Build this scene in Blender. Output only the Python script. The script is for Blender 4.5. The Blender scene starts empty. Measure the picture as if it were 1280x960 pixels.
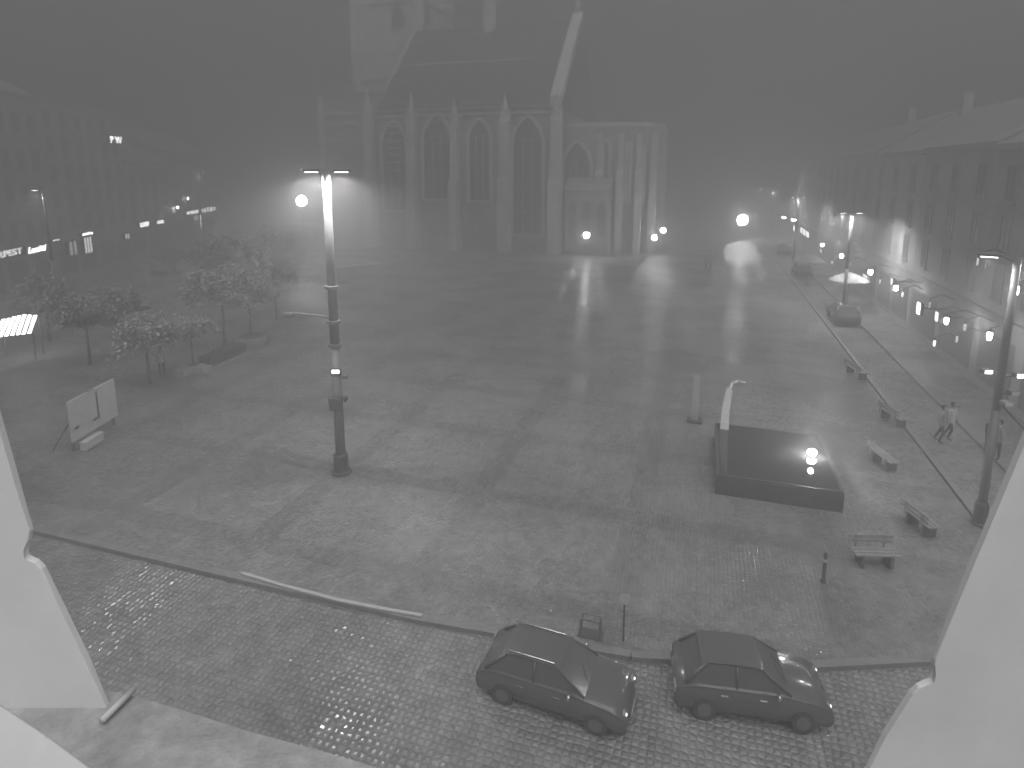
import bpy, bmesh, math, random
from mathutils import Vector, Matrix
random.seed(7)
S = bpy.context.scene
COL = S.collection
PI = math.pi
# ------------------------------------------------------------------ camera frame
F, PX, PY, PIT, CH = 760.0, 640.0, 346.0, math.radians(10), 12.0
A = math.radians(17.5)                      # the square's grid is turned this much against the view
SA, CA = math.sin(A), math.cos(A)
def ray(x, y):
    a = (x-PX)/F; b = (PY-y)/F
    return Vector((a, math.cos(PIT)+b*math.sin(PIT), -math.sin(PIT)+b*math.cos(PIT)))
def P(x, y, z=0.0):                         # where a sight line meets the height z
    d = ray(x, y); t = (z-CH)/d.z
    return Vector((d.x*t, d.y*t, z))
def at_depth(x, y, Y):
    d = ray(x, y); t = Y/d.y
    return Vector((d.x*t, Y, CH+d.z*t))
def on_u(x, y, u):                          # sight line meets the vertical plane at grid depth u -> (v, z)
    d = ray(x, y); t = u/(d.x*SA+d.y*CA)
    return ((d.x*CA-d.y*SA)*t, CH+d.z*t)
def on_v(x, y, v):
    d = ray(x, y); t = v/(d.x*CA-d.y*SA)
    return ((d.x*SA+d.y*CA)*t, CH+d.z*t)
def G(u, v, z=0.0):
    return Vector((u*SA+v*CA, u*CA-v*SA, z))
def UV(p):
    return (p.x*SA+p.y*CA, p.x*CA-p.y*SA)

# ------------------------------------------------------------------ materials
def nd(nt, t, **k):
    n = nt.nodes.new(t)
    for a, b in k.items(): setattr(n, a, b)
    return n
def mat(name, c, rough=0.6, metal=0.0, var=0.18, scale=3.0, spec=0.5, bump=0.0, coat=0.0, trans=0.0):
    m = bpy.data.materials.new(name); m.use_nodes = True
    nt = m.node_tree; bs = nt.nodes['Principled BSDF']
    bs.inputs['Roughness'].default_value = rough; bs.inputs['Metallic'].default_value = metal
    bs.inputs['Specular IOR Level'].default_value = spec
    if coat: bs.inputs['Coat Weight'].default_value = coat; bs.inputs['Coat Roughness'].default_value = 0.06
    if var:
        tc = nd(nt, 'ShaderNodeTexCoord'); nz = nd(nt, 'ShaderNodeTexNoise')
        nz.inputs['Scale'].default_value = scale; nz.inputs['Detail'].default_value = 6; nz.inputs['Roughness'].default_value = .65
        nt.links.new(tc.outputs['Object'], nz.inputs['Vector'])
        r = nd(nt, 'ShaderNodeMapRange')
        r.inputs[1].default_value = .3; r.inputs[2].default_value = .7
        r.inputs[3].default_value = c*(1-var); r.inputs[4].default_value = c*(1+var)
        nt.links.new(nz.outputs['Fac'], r.inputs[0])
        cb = nd(nt, 'ShaderNodeCombineColor')
        for i in range(3): nt.links.new(r.outputs[0], cb.inputs[i])
        nt.links.new(cb.outputs[0], bs.inputs['Base Color'])
        if bump:
            bp = nd(nt, 'ShaderNodeBump'); bp.inputs['Strength'].default_value = bump; bp.inputs['Distance'].default_value = .02
            nt.links.new(nz.outputs['Fac'], bp.inputs['Height']); nt.links.new(bp.outputs[0], bs.inputs['Normal'])
    else:
        bs.inputs['Base Color'].default_value = (c, c, c, 1)
    return m
def emit(name, s, c=1.0):
    m = bpy.data.materials.new(name); m.use_nodes = True
    bs = m.node_tree.nodes['Principled BSDF']
    bs.inputs['Base Color'].default_value = (.8, .8, .8, 1)
    bs.inputs['Emission Color'].default_value = (c, c, c, 1); bs.inputs['Emission Strength'].default_value = s
    return m
def setts(name, base, cell, bands, dome, rough):
    """wet stone setts, domed, with darker bands laid in the grid of the square"""
    m = bpy.data.materials.new(name); m.use_nodes = True
    nt = m.node_tree; L = nt.links.new; bs = nt.nodes['Principled BSDF']
    tc = nd(nt, 'ShaderNodeTexCoord'); sp = nd(nt, 'ShaderNodeSeparateXYZ'); L(tc.outputs['Object'], sp.inputs[0])
    vo = nd(nt, 'ShaderNodeTexVoronoi', feature='DISTANCE_TO_EDGE'); vo.inputs['Scale'].default_value = 1/cell; vo.inputs['Randomness'].default_value = .32
    vc = nd(nt, 'ShaderNodeTexVoronoi', feature='F1'); vc.inputs['Scale'].default_value = 1/cell; vc.inputs['Randomness'].default_value = .32
    n1 = nd(nt, 'ShaderNodeTexNoise'); n1.inputs['Scale'].default_value = .22; n1.inputs['Detail'].default_value = 5
    n2 = nd(nt, 'ShaderNodeTexNoise'); n2.inputs['Scale'].default_value = 1.7; n2.inputs['Detail'].default_value = 6
    for n in (vo, vc, n1, n2): L(tc.outputs['Object'], n.inputs['Vector'])
    def M(op, a, b=None, c=None):
        n = nd(nt, 'ShaderNodeMath', operation=op)
        for i, q in enumerate((a, b, c)):
            if q is None: continue
            if isinstance(q, (int, float)): n.inputs[i].default_value = q
            else: L(q, n.inputs[i])
        return n.outputs[0]
    def R(src, a, b, c, d):
        n = nd(nt, 'ShaderNodeMapRange'); L(src, n.inputs[0])
        for i, q in enumerate((a, b, c, d)): n.inputs[i+1].default_value = q
        return n.outputs[0]
    val = M('MULTIPLY', R(n1.outputs['Fac'], .3, .7, .82, 1.18), R(n2.outputs['Fac'], .3, .7, .86, 1.14))
    sc = nd(nt, 'ShaderNodeSeparateColor'); L(vc.outputs['Color'], sc.inputs[0])
    val = M('MULTIPLY', val, R(sc.outputs[0], 0, 1, .88, 1.12))
    val = M('MULTIPLY', val, R(vo.outputs['Distance'], .0, .09, .80, 1.0))
    if bands:
        wob = M('MULTIPLY', M('SUBTRACT', n2.outputs['Fac'], .5), .25)
        def band(ax, off, per, w):
            q = M('FLOORED_MODULO', M('SUBTRACT', M('ADD', ax, wob), off-w/2), per)
            return R(q, w-.06, w+.06, 1, 0)
        bm_ = M('MAXIMUM', band(sp.outputs[0], -1.65, 5.9, .95), band(sp.outputs[1], 19.9, 5.1, .85))
        val = M('MULTIPLY', val, R(bm_, 0, 1, 1.0, .84))
    val = M('MULTIPLY', val, base)
    cb = nd(nt, 'ShaderNodeCombineColor')
    for i in range(3): L(val, cb.inputs[i])
    L(cb.outputs[0], bs.inputs['Base Color'])
    ro = M('ADD', R(n1.outputs['Fac'], .35, .65, rough-.08, rough+.12), R(sc.outputs[1], 0, 1, -.05, .05))
    L(ro, bs.inputs['Roughness'])
    h = M('ADD', R(vo.outputs['Distance'], 0, .32, 0, 1), M('MULTIPLY', sc.outputs[2], .35))
    bp = nd(nt, 'ShaderNodeBump'); bp.inputs['Strength'].default_value = dome; bp.inputs['Distance'].default_value = cell*.35
    L(h, bp.inputs['Height']); L(bp.outputs[0], bs.inputs['Normal'])
    return m

M = dict(
    plaza=setts('wet granite setts', .34, .125, True, .45, .27),
    street=setts('wet street setts', .37, .17, False, .62, .25),
    kerb=mat('granite kerb', .32, .4), line=mat('pale kerb paint', .62, .5, var=.1),
    jamb=mat('pale window plaster', .78, .75, var=.10, scale=1.6, bump=.25), sill=mat('stone sill', .40, .7, var=.3, scale=12, bump=.6),
    flash=mat('sill flashing', .6, .4, var=.06),
    stone=mat('cathedral sandstone', .5, .85, var=.28, scale=.35, bump=.3), stone_pale=mat('dressed sandstone', .88, .85, var=.2, scale=.5),
    slate=mat('roof slates', .10, .6, var=.3, scale=.4), dark_glass=mat('leaded glass', .13, .35, var=.2),
    louvre=mat('louvre boards', .22, .7), panel=mat('pale panel', .72, .5, var=.1, scale=1.5), ink=mat('dark print', .12, .6),
    house_a=mat('house plaster', .58, .85, scale=.3), house_b=mat('grey plaster', .56, .85, scale=.3), house_c=mat('light plaster', .64, .85, scale=.3),
    trim=mat('facade trim', .5, .8), glass=mat('window glass', .17, .14, var=0), house_glass=mat('house window glass', .26, .3, var=.1), tile=mat('roof tiles', .34, .7, scale=.8),
    steel=mat('painted mast steel', .24, .42, var=.12), dsteel=mat('dark steel', .15, .4), lens=emit('lamp lens', 14),
    lit=emit('lit lantern glass', 110), lit_sign=emit('lit sign letters', 9), dim_sign=emit('dim lit letters', 3), lit_window=emit('lit shop window', 2.5), soft_window=emit('faintly lit shop window', .9),
    flood=emit('floodlight glass', 260), flood_small=emit('small floodlight glass', 120), spot_lens=emit('spot lens', 5),
    leaf=None, bark=mat('bark', .2, .9), granite=mat('polished black granite', .13, .3, var=.3), water=mat('still water', .06, .05, var=0),
    gold=mat('gilded metal', .9, .4, metal=0.0, var=.15), wood=mat('bench wood', .42, .5), bench_leg=mat('bench iron', .2, .5),
    paint_dark=mat('dark car paint', .16, .22, var=.05, coat=1.0), paint_mid=mat('grey car paint', .2, .3, var=.05, coat=1.0), paint_pale=mat('pale car paint', .6, .3, var=.05, coat=1.0),
    tyre=mat('tyre rubber', .13, .8), rim=mat('wheel rim', .25, .4, metal=.2, var=0), chrome=mat('chrome', .8, .08, metal=1.0, var=0), lampglass=mat('car lamp glass', .4, .1, var=0, coat=1.0),
    carlamp=emit('lit car lamp', 3),
    skin=mat('skin', .4, .6, var=.05), coat_pale=mat('pale coat', .72, .8, var=.08), coat_grey=mat('grey jacket', .35, .8, var=.1), coat_dark=mat('dark coat', .07, .8), trousers=mat('dark trousers', .07, .85), hair=mat('dark hair', .05, .7),
    canvas=mat('pale canvas', .75, .8, var=.08), hedge=mat('clipped hedge', .14, .8, var=.5, scale=14), planter=mat('concrete planter', .5, .8), soil=mat('soil', .08, .9),
)
lf = mat('wet leaves', .5, .45, var=.5, scale=1.2); M['leaf'] = lf
lf.node_tree.nodes['Principled BSDF'].inputs['Transmission Weight'].default_value = 0.0

# ------------------------------------------------------------------ mesh helpers
class MB:
    def __init__(s): s.bm = bmesh.new()
    def box(s, a, b, bev=0.0, rot=None):
        a, b = Vector(a), Vector(b); c = (a+b)/2; d = b-a
        mt = Matrix.Translation(c) @ (rot or Matrix()) @ Matrix.Diagonal((abs(d.x), abs(d.y), abs(d.z), 1))
        r = bmesh.ops.create_cube(s.bm, size=1, matrix=mt)
        if bev:
            es = list({e for v in r['verts'] for e in v.link_edges})
            bmesh.ops.bevel(s.bm, geom=es, offset=bev, segments=2, affect='EDGES', profile=.5)
        return s
    def tube(s, p, q, r0, r1=None, n=10):
        p, q = Vector(p), Vector(q); r1 = r0 if r1 is None else r1
        d = q-p; m = Matrix.Translation((p+q)/2) @ d.to_track_quat('Z', 'Y').to_matrix().to_4x4()
        bmesh.ops.create_cone(s.bm, cap_ends=True, segments=n, radius1=r0, radius2=r1, depth=d.length, matrix=m); return s
    def path(s, pts, rs, n=8):
        for i in range(len(pts)-1): s.tube(pts[i], pts[i+1], rs[i], rs[i+1], n)
        return s
    def ball(s, c, r, sc=(1, 1, 1), n=10):
        bmesh.ops.create_uvsphere(s.bm, u_segments=n+4, v_segments=n, radius=r, matrix=Matrix.Translation(c) @ Matrix.Diagonal((*sc, 1))); return s
    def lathe(s, prof, c=(0, 0, 0), n=16):
        rings = []
        for r, z in prof: rings.append([s.bm.verts.new((c[0]+r*math.cos(2*PI*k/n), c[1]+r*math.sin(2*PI*k/n), c[2]+z)) for k in range(n)])
        for a, b in zip(rings, rings[1:]):
            for k in range(n): s.bm.faces.new((a[k], a[(k+1) % n], b[(k+1) % n], b[k]))
        s.bm.faces.new(list(reversed(rings[0]))); s.bm.faces.new(rings[-1]); return s
    def prism(s, poly, vec):
        vec = Vector(vec); a = [s.bm.verts.new(p) for p in poly]; b = [s.bm.verts.new(Vector(p)+vec) for p in poly]
        s.bm.faces.new(a); s.bm.faces.new(list(reversed(b)))
        for i in range(len(a)):
            j = (i+1) % len(a); s.bm.faces.new((a[j], a[i], b[i], b[j]))
        return s
    def face(s, poly):
        s.bm.faces.new([s.bm.verts.new(p) for p in poly]); return s
    def mesh(s, name, m, smooth=False):
        bmesh.ops.recalc_face_normals(s.bm, faces=s.bm.faces)
        me = bpy.data.meshes.new(name); s.bm.to_mesh(me); s.bm.free()
        for mm in (m if isinstance(m, (list, tuple)) else [m]): me.materials.append(mm)
        if smooth: me.polygons.foreach_set('use_smooth', [True]*len(me.polygons))
        return me
    def build(s, name, m, parent=None, smooth=False, loc=None, rz=0):
        return link(name, s.mesh(name, m, smooth), parent, loc, rz)
def link(name, me, parent=None, loc=None, rz=0):
    o = bpy.data.objects.new(name, me); COL.objects.link(o); o.parent = parent
    if loc is not None: o.location = loc
    if rz: o.rotation_euler.z = rz
    return o
def tag(o, label=None, cat=None, group=None, kind=None):
    for k, v in (('label', label), ('category', cat), ('group', group), ('kind', kind)):
        if v: o[k] = v
    return o
def thing(name, label, cat, loc=(0, 0, 0), rz=0, group=None):
    o = bpy.data.objects.new(name, None); COL.objects.link(o); o.location = loc; o.rotation_euler.z = rz
    o.empty_display_size = .2
    return tag(o, label, cat, group)
def copy_tree(o, parent=None):
    c = o.copy(); COL.objects.link(c); c.parent = parent
    for ch in list(o.children): copy_tree(ch, c)
    return c
def dup(o, loc, rz, label):
    c = copy_tree(o); c.location = loc; c.rotation_euler.z = rz; c['label'] = label; return c
def point(name, loc, power, radius, parent=None, spot=0):
    l = bpy.data.lights.new(name, 'SPOT' if spot else 'POINT'); l.energy = power; l.shadow_soft_size = radius
    if spot: l.spot_size = math.radians(spot); l.spot_blend = .7
    o = bpy.data.objects.new(name, l); COL.objects.link(o); o.location = loc; o.parent = parent; return o
def text_mesh(txt, size, depth, m, shear=0.0):
    cu = bpy.data.curves.new('letters', 'FONT'); cu.body = txt; cu.size = size; cu.extrude = depth; cu.shear = shear; cu.offset = size*.012
    t = bpy.data.objects.new('letters', cu); COL.objects.link(t)
    dg = bpy.context.evaluated_depsgraph_get()
    me = bpy.data.meshes.new_from_object(t.evaluated_get(dg)); bpy.data.objects.remove(t)
    me.materials.clear(); me.materials.append(m); return me

# ------------------------------------------------------------------ ground
KERB = [(-40, 13.2), (-20.6, 13.2), (-12.8, 13.25), (-6.8, 13.35), (-1.2, 13.8), (2.8, 14.7), (5.9, 15.9), (9.5, 17.2)]   # (v, u)
R_EDGE, L_EDGE = 9.6, -40.0
g = MB(); g.face([(-700, -60, -.12), (700, -60, -.12), (700, 900, -.12), (-700, 900, -.12)])
tag(g.build('ground', M['street'], None, rz=-A), kind='structure')
g = MB(); pts = [(v, u, 0) for v, u in KERB] + [(R_EDGE, 260, 0), (L_EDGE, 260, 0)]
g.face(pts); tag(g.build('square_paving', M['plaza'], None, rz=-A), kind='structure')
def strip(pl, w, z0, z1, close=False):
    b = MB()
    for (v0, u0), (v1, u1) in zip(pl, pl[1:]):
        d = Vector((v1-v0, u1-u0, 0)); n = Vector((-d.y, d.x, 0)).normalized()*w
        q = [Vector((v0, u0, z0)), Vector((v1, u1, z0)), Vector((v1, u1, z0))-n, Vector((v0, u0, z0))-n]
        b.prism(q, (0, 0, z1-z0))
    return b
tag(strip(KERB, .22, -.2, .012).build('kerb', M['kerb'], rz=-A), kind='structure')
tag(strip([(R_EDGE, 260), (R_EDGE, 17.2)], -.22, -.2, .012).build('kerb', M['kerb'], rz=-A), kind='structure')
pv = MB(); pv.box((12.2, -40, -.2), (15.2, 330, .0)); tag(pv.build('pavement', M['plaza'], rz=-A), kind='structure')
# pale painted edge of the kerb and the joint running off it
pl = [UV(P(x, y, .012)) for x, y in ((303, 717), (360, 734), (420, 750), (475, 761), (528, 770))]
b = MB()
for (u0, v0), (u1, v1) in zip(pl, pl[1:]):
    b.prism([(v0, u0-.07, .016), (v1, u1-.07, .016), (v1, u1+.03, .016), (v0, u0+.03, .016)], (0, 0, .05))
tag(b.build('kerb_line', M['line'], rz=-A), kind='structure')
a0, a1 = P(282, 718, -.115), P(240, 758, -.115)
d = (a1-a0).normalized(); n = Vector((-d.y, d.x, 0))*.04
b = MB(); b.prism([a0+n, a0-n, a1-n, a1+n], (0, 0, .006)); tag(b.build('road_marking', M['kerb']), kind='structure')

# ------------------------------------------------------------------ window surround, close to the camera
ws = thing('window_surround', 'pale plaster window opening framing both sides and the bottom corner of the view', 'window frame', (0, 0, CH))
def outline(px, Y, extra=()): return [at_depth(x, y, Y)-Vector((0, 0, CH)) for x, y in px]
def jamb(px, name, Y=1.0, t=.012, bev=.0025):
    b = MB(); b.prism(outline(px, Y), (0, -t, 0))
    bmesh.ops.bevel(b.bm, geom=[e for e in b.bm.edges], offset=bev, segments=3, affect='EDGES', profile=.5)
    return b.build(name, M['jamb'], ws, smooth=False)
jamb([(-8, 480), (8, 540), (26, 604), (43, 660), (41, 672), (34, 683), (35, 694), (50, 698), (58, 706), (80, 754), (112, 820), (140, 884), (118, 912), (80, 1010), (-400, 1010), (-400, 480)], 'jamb')
jamb([(1296, 496), (1268, 566), (1222, 676), (1192, 748), (1164, 818), (1163, 826), (1166, 838), (1164, 847), (1144, 853), (1136, 862), (1104, 912), (1072, 975), (1700, 1000), (1700, 496)], 'jamb')
ZS = -1.0
def sillp(x, y): return P(x, y, CH+ZS)-Vector((0, 0, CH))
edge = [sillp(x, y) for x, y in ((118, 858), (165, 870), (230, 888), (310, 914), (400, 938), (480, 962), (600, 990), (800, 1030))]
b = MB(); b.prism(edge+[Vector((.5, .1, ZS)), Vector((-1.9, .1, ZS)), Vector((-1.9, .95, ZS))], (0, 0, -.07))
b.build('sill', M['sill'], ws)
p0, p1 = sillp(128, 908), sillp(168, 868)
b = MB(); b.path([p0+Vector((0, 0, .012)), p1+Vector((0, 0, .012))], [.006, .006], 12); b.build('flashing', M['flash'], ws, smooth=True)
q = [at_depth(x, y, .62)-Vector((0, 0, CH)) for x, y in ((-60, 838), (0, 880), (60, 920), (124, 968), (200, 1030), (-60, 1030))]
b = MB(); b.prism(q, (0, -.06, 0)); bmesh.ops.bevel(b.bm, geom=list(b.bm.edges), offset=.01, segments=4, affect='EDGES'); b.build('frame_bar', M['jamb'], ws, smooth=True)

# ------------------------------------------------------------------ cathedral  (local x = v, y = u)
U0 = 86.2
cat = thing('cathedral', 'large gothic stone cathedral with steep dark roof and tower in the fog', 'cathedral', (0, 0, 0), -A)
vL, vR = on_u(478, 300, U0)[0], on_u(696, 300, U0)[0]
zE = on_u(690, 133, U0)[1]; RU = U0+13.2; zR = on_u(715, 27, RU)[1]
def gothic(v0, v1, z0, z1, n=8):                # pointed-arch outline in the wall plane
    w = v1-v0; s = z1-w*.95; pts = [(v0, z0), (v1, z0), (v1, s)]
    for k in range(1, n+1): a = k/n*math.acos(.5); pts.append((v0+w*math.cos(a), s+w*math.sin(a)*1.09))
    for k in range(n-1, -1, -1): a = k/n*math.acos(.5); pts.append((v1-w*math.cos(a), s+w*math.sin(a)*1.09))
    return pts
# nave wall as one block, window bays set into it as recessed darker glass behind a moulded frame
b = MB(); b.box((vL, U0, -.2), (vR, U0+26.4, zE)); b.build('nave_wall', M['stone'], cat)
b = MB(); b.box((vL-.3, U0-.5, zE), (vR+.3, U0+.3, zE+.5)); b.build('cornice', M['stone_pale'], cat)
b = MB(); b.box((vL-.3, U0-.35, zE-.9), (vR+.3, U0-.002, zE-.55)); b.build('string_course', M['stone_pale'], cat)
# roof: two steep planes with thickness
b = MB(); t = .35
b.prism([(vL+.3, U0-.9, zE+.45), (vL+.3, RU, zR), (vL+.3, U0+27.3, zE+.45)], (vR-vL-1.2, 0, 0))
rf = b.build('roof', M['slate'], cat)
zz = on_u(560, 77, U0+5.3)[1]
fr = (zz-zE)/(zR-zE)
b = MB(); yb = U0-.9+fr*(RU-U0+.9); b.tube((vL+1, yb-.25, zz), (vR-6, yb-.25, zz), .13); b.build('snow_rail', M['stone_pale'], rf)
b = MB(); b.tube((vL+.3, RU, zR+.1), (vR-.9, RU, zR+.1), .2); b.build('ridge', M['slate'], rf)
# gable wall with pale coping at the right end
b = MB(); b.prism([(vR-.9, U0-1.0, zE-.3), (vR-.9, U0-1.0, zE+1.2), (vR-.9, RU, zR+1.3), (vR-.9, U0+27.4, zE+1.2), (vR-.9, U0+27.4, zE-.3)], (1.2, 0, 0)); b.build('gable', M['slate'], cat)
b = MB(); b.prism([(vR-1.0, U0-1.05, zE-.2), (vR-1.0, U0-1.05, zE+1.3), (vR-1.0, RU, zR+1.45), (vR-1.0, RU+.9, zR+.3), (vR-1.0, RU, zR-.3)], (1.6, 0, 0)); b.build('coping', M['stone_pale'], cat)
b = MB(); b.tube((vR-.2, RU, zR+.5), (vR-.2, RU, zR+5), .35, .04, 8); b.ball((vR-.2, RU, zR+2.2), .55, n=6); b.build('finial', M['stone_pale'], cat)
b = MB(); b.prism([(vL-.3, U0-.9, zE), (vL-.3, RU, zR+.6), (vL-.3, U0+27.3, zE)], (.9, 0, 0)); b.build('gable', M['stone'], cat)
# buttresses with stepped weatherings and pinnacles
def buttress(xpx, w, top_y, proj=2.0, pinn=True):
    v = on_u(xpx, 300, U0-proj)[0]; zt = on_u(xpx, top_y, U0-proj)[1]
    b = MB(); z1 = zt*.5
    b.box((v-w/2, U0-proj, -.2), (v+w/2, U0+.1, z1))
    b.prism([(v-w/2, U0-proj, z1), (v-w/2, U0-proj*.7, z1+1.1), (v-w/2, U0+.1, z1+1.1), (v-w/2, U0+.1, z1)], (w, 0, 0))
    b.box((v-w*.42, U0-proj*.68, z1+.9), (v+w*.42, U0+.1, zt-1.2))
    b.prism([(v-w*.42, U0-proj*.68, zt-1.2), (v-w*.42, U0-.1, zt+.5), (v-w*.42, U0+.1, zt+.5), (v-w*.42, U0+.1, zt-1.2)], (w*.84, 0, 0))
    b.box((v-w*.55, U0-proj*1.04, z1-.15), (v+w*.55, U0+.1, z1+.02)); b.box((v-w*.56, U0-proj*1.06, 1.2), (v+w*.56, U0+.1, 1.5))
    o = b.build('buttress', M['stone_pale'], cat)
    if pinn:
        c = MB(); zz = zt-.6
        c.box((v-.45, U0-proj*.6, zz-.4), (v+.45, U0-proj*.6+.9, zz+1.0)); c.tube((v, U0-proj*.6+.45, zz+1.0), (v, U0-proj*.6+.45, zz+3.4), .55, .05, 4); c.build('pinnacle', M['stone_pale'], o)
for x, w, ty in ((461, 1.5, 131), (514, 1.4, 138), (566, 1.3, 146), (628, 1.7, 140), (691, 1.7, 138)): buttress(x, w, ty, pinn=ty < 147)
# windows
def window(v0, v1, z0, z1, u, mull=3):
    pts = gothic(v0, v1, z0, z1)
    o = [(v0-.45+(v-v0)*((v1-v0+.9)/(v1-v0)), z0-.4+(z-z0)*((z1-z0+.9)/(z1-z0))) for v, z in pts]
    b = MB()
    n = len(pts)
    for i in range(n):
        j = (i+1) % n
        b.prism([(pts[i][0], u-.35, pts[i][1]), (pts[j][0], u-.35, pts[j][1]), (o[j][0], u-.35, o[j][1]), (o[i][0], u-.35, o[i][1])], (0, .36, 0))
    w = b.build('window', M['stone_pale'], cat)
    b = MB(); b.prism([(v, u-.06, z) for v, z in pts], (0, .04, 0)); b.build('pane', M['dark_glass'], w)
    b = MB(); s = z1-(v1-v0)*.95
    for k in range(1, mull): x = v0+(v1-v0)*k/mull; b.box((x-.09, u-.2, z0), (x+.09, u-.07, s+(v1-v0)*.3))
    for k in range(1, 5): z = z0+(s-z0)*k/4; b.box((v0+.02, u-.16, z-.05), (v1-.02, u-.08, z+.05))
    if mull > 1:
        for k in range(mull):
            c = v0+(v1-v0)*(k+.5)/mull
            for q in range(10): a = q/10*PI; a2 = (q+1)/10*PI; r = (v1-v0)/mull*.5; b.tube((c+r*math.cos(a), u-.13, s+.3+r*math.sin(a)), (c+r*math.cos(a2), u-.13, s+.3+r*math.sin(a2)), .07, n=5)
    b.build('tracery', M['stone'], w)
for x0, x1, y0, y1 in ((532, 563, 248, 143), (482, 506, 262, 152), (642, 678, 292, 146), (588, 612, 250, 150)):
    v0, z0 = on_u(x0, y0, U0); v1, z1 = on_u(x1, y1, U0); window(v0, v1, z0, z1, U0, 3)
# louvre ladder at the second bay
b = MB()
for y in range(158, 215, 9):
    v0, z = on_u(486, y, U0-.3); v1, _ = on_u(502, y, U0-.3); b.box((v0, U0-.5, z-.12), (v1, U0-.3, z+.12))
b.build('ladder', M['stone_pale'], cat)
# west block left of the nave
w0 = on_u(409, 300, U0)[0]; zw = on_u(430, 121, U0)[1]
b = MB(); b.box((w0, U0+.2, -.2), (vL+.02, U0+12, zw)); b.build('west_wall', M['stone'], cat)
b = MB(); b.prism([(w0-.2, U0, zw), (w0-.2, U0+12.2, zw), (w0-.2, U0+12.2, zw+2.2)], (vL-w0+.2, 0, 0)); b.build('west_roof', M['slate'], cat)
b = MB()
for y in (142, 156, 176): z = on_u(430, y, U0)[1]; b.box((w0-.05, U0-.06, z-.15), (vL, U0+.19, z+.15))
b.box((w0-.3, U0-.3, -.2), (w0+.5, U0+.19, zw+.3)); b.build('string_course', M['stone_pale'], cat)
# tower behind the nave
t0, t1, TU = -61.0, -47.4, 100.0
b = MB(); b.box((t0, TU, -.2), (t1, TU+13.6, 46)); b.build('tower', M['stone_pale'], cat); tw = cat.children[-1]
for x0, x1, y0, y1 in ((490, 505, 36, 5), (524, 537, 30, -6)):
    v0, z0 = on_u(x0, y0, TU); v1, z1 = on_u(x1, y1, TU); b = MB(); b.prism([(v, TU-.12, z) for v, z in gothic(v0, v1, z0, z1)], (0, .11, 0)); b.build('louvred_opening', M['dark_glass'], cat)
b = MB()
for z in (on_u(500, 1, TU)[1], on_u(480, 98, TU)[1], 45.6): b.box((t0-.3, TU-.35, z-.25), (t1+.3, TU+13.9, z+.25))
for v in (t0, t1-1.1): b.box((v-.25, TU-.7, -.2), (v+1.35, TU+.1, 46.5))
b.build('tower_string_course', M['stone_pale'], cat)
# ridge turret
v, z = on_u(612, 33, RU)
b = MB(); b.lathe([(1.1, zR-2), (1.1, zR+4), (1.4, zR+4.2), (.9, zR+5), (.05, zR+9.5)], (v, RU, 0), 8); b.build('ridge_turret', M['stone_pale'], cat)
# choir to the right, lower, with a deep dark bay, chapel below
UC = 89.0
c0, c1 = vR+.6, on_u(820, 300, UC)[0]; zc = on_u(760, 158, UC)[1]
b = MB()
n8 = 5; ring = [(c0, UC), (c1-5, UC), (c1-1.5, UC+1.8), (c1, UC+5.5), (c1, UC+17), (c0, UC+17)]
b.prism([(x, y, -.2) for x, y in ring], (0, 0, zc+.2)); b.build('choir_wall', M['stone'], cat)
b = MB(); top = [(c0, UC+8.5), (c1-7, UC+8.5)]
b.prism([(x, y, zc) for x, y in ring], (0, 0, .55)); b.build('choir_parapet', M['stone_pale'], cat)
for x0, x1, y0, y1 in ((702, 741, 232, 178), (752, 764, 250, 178), (781, 790, 250, 182), (800, 807, 250, 185)):
    v0, z0 = on_u(x0, y0, UC); v1, z1 = on_u(x1, y1, UC); window(v0+.3, v1-.3, z0, z1, UC, 4 if x1-x0 > 20 else 2)
for x in (746, 772, 795, 812):
    v = on_u(x, 300, UC-1.4)[0]; u_ = UC if x < 800 else UC+1.2
    b = MB(); b.box((v-.5, u_-1.4, -.2), (v+.5, u_+.1, zc*.62)); b.prism([(v-.5, u_-1.4, zc*.62), (v-.5, u_+.1, zc*.62+1.6), (v-.5, u_+.1, zc*.62)], (1, 0, 0)); b.box((v-.4, u_-.6, zc*.6), (v+.4, u_+.1, zc*.94)); b.build('buttress', M['stone_pale'], cat)
k0, k1 = on_u(706, 300, UC-3)[0], on_u(760, 300, UC-3)[0]; zk = on_u(740, 238, UC-3)[1]
b = MB(); b.box((k0, UC-3, -.2), (k1, UC+.05, zk)); b.prism([(k0-.2, UC-3.3, zk), (k0-.2, UC+.05, zk+1.8), (k0-.2, UC+.05, zk)], (k1-k0+.4, 0, 0)); b.build('chapel', M['stone'], cat)
b = MB()
for i in range(3): v = k0+(k1-k0)*(i+.5)/3; b.prism([(x, UC-3.08, z) for x, z in gothic(v-.55, v+.55, 2.5, zk-1.5)], (0, .06, 0))
b.build('chapel_window', M['dark_glass'], cat)
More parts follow.
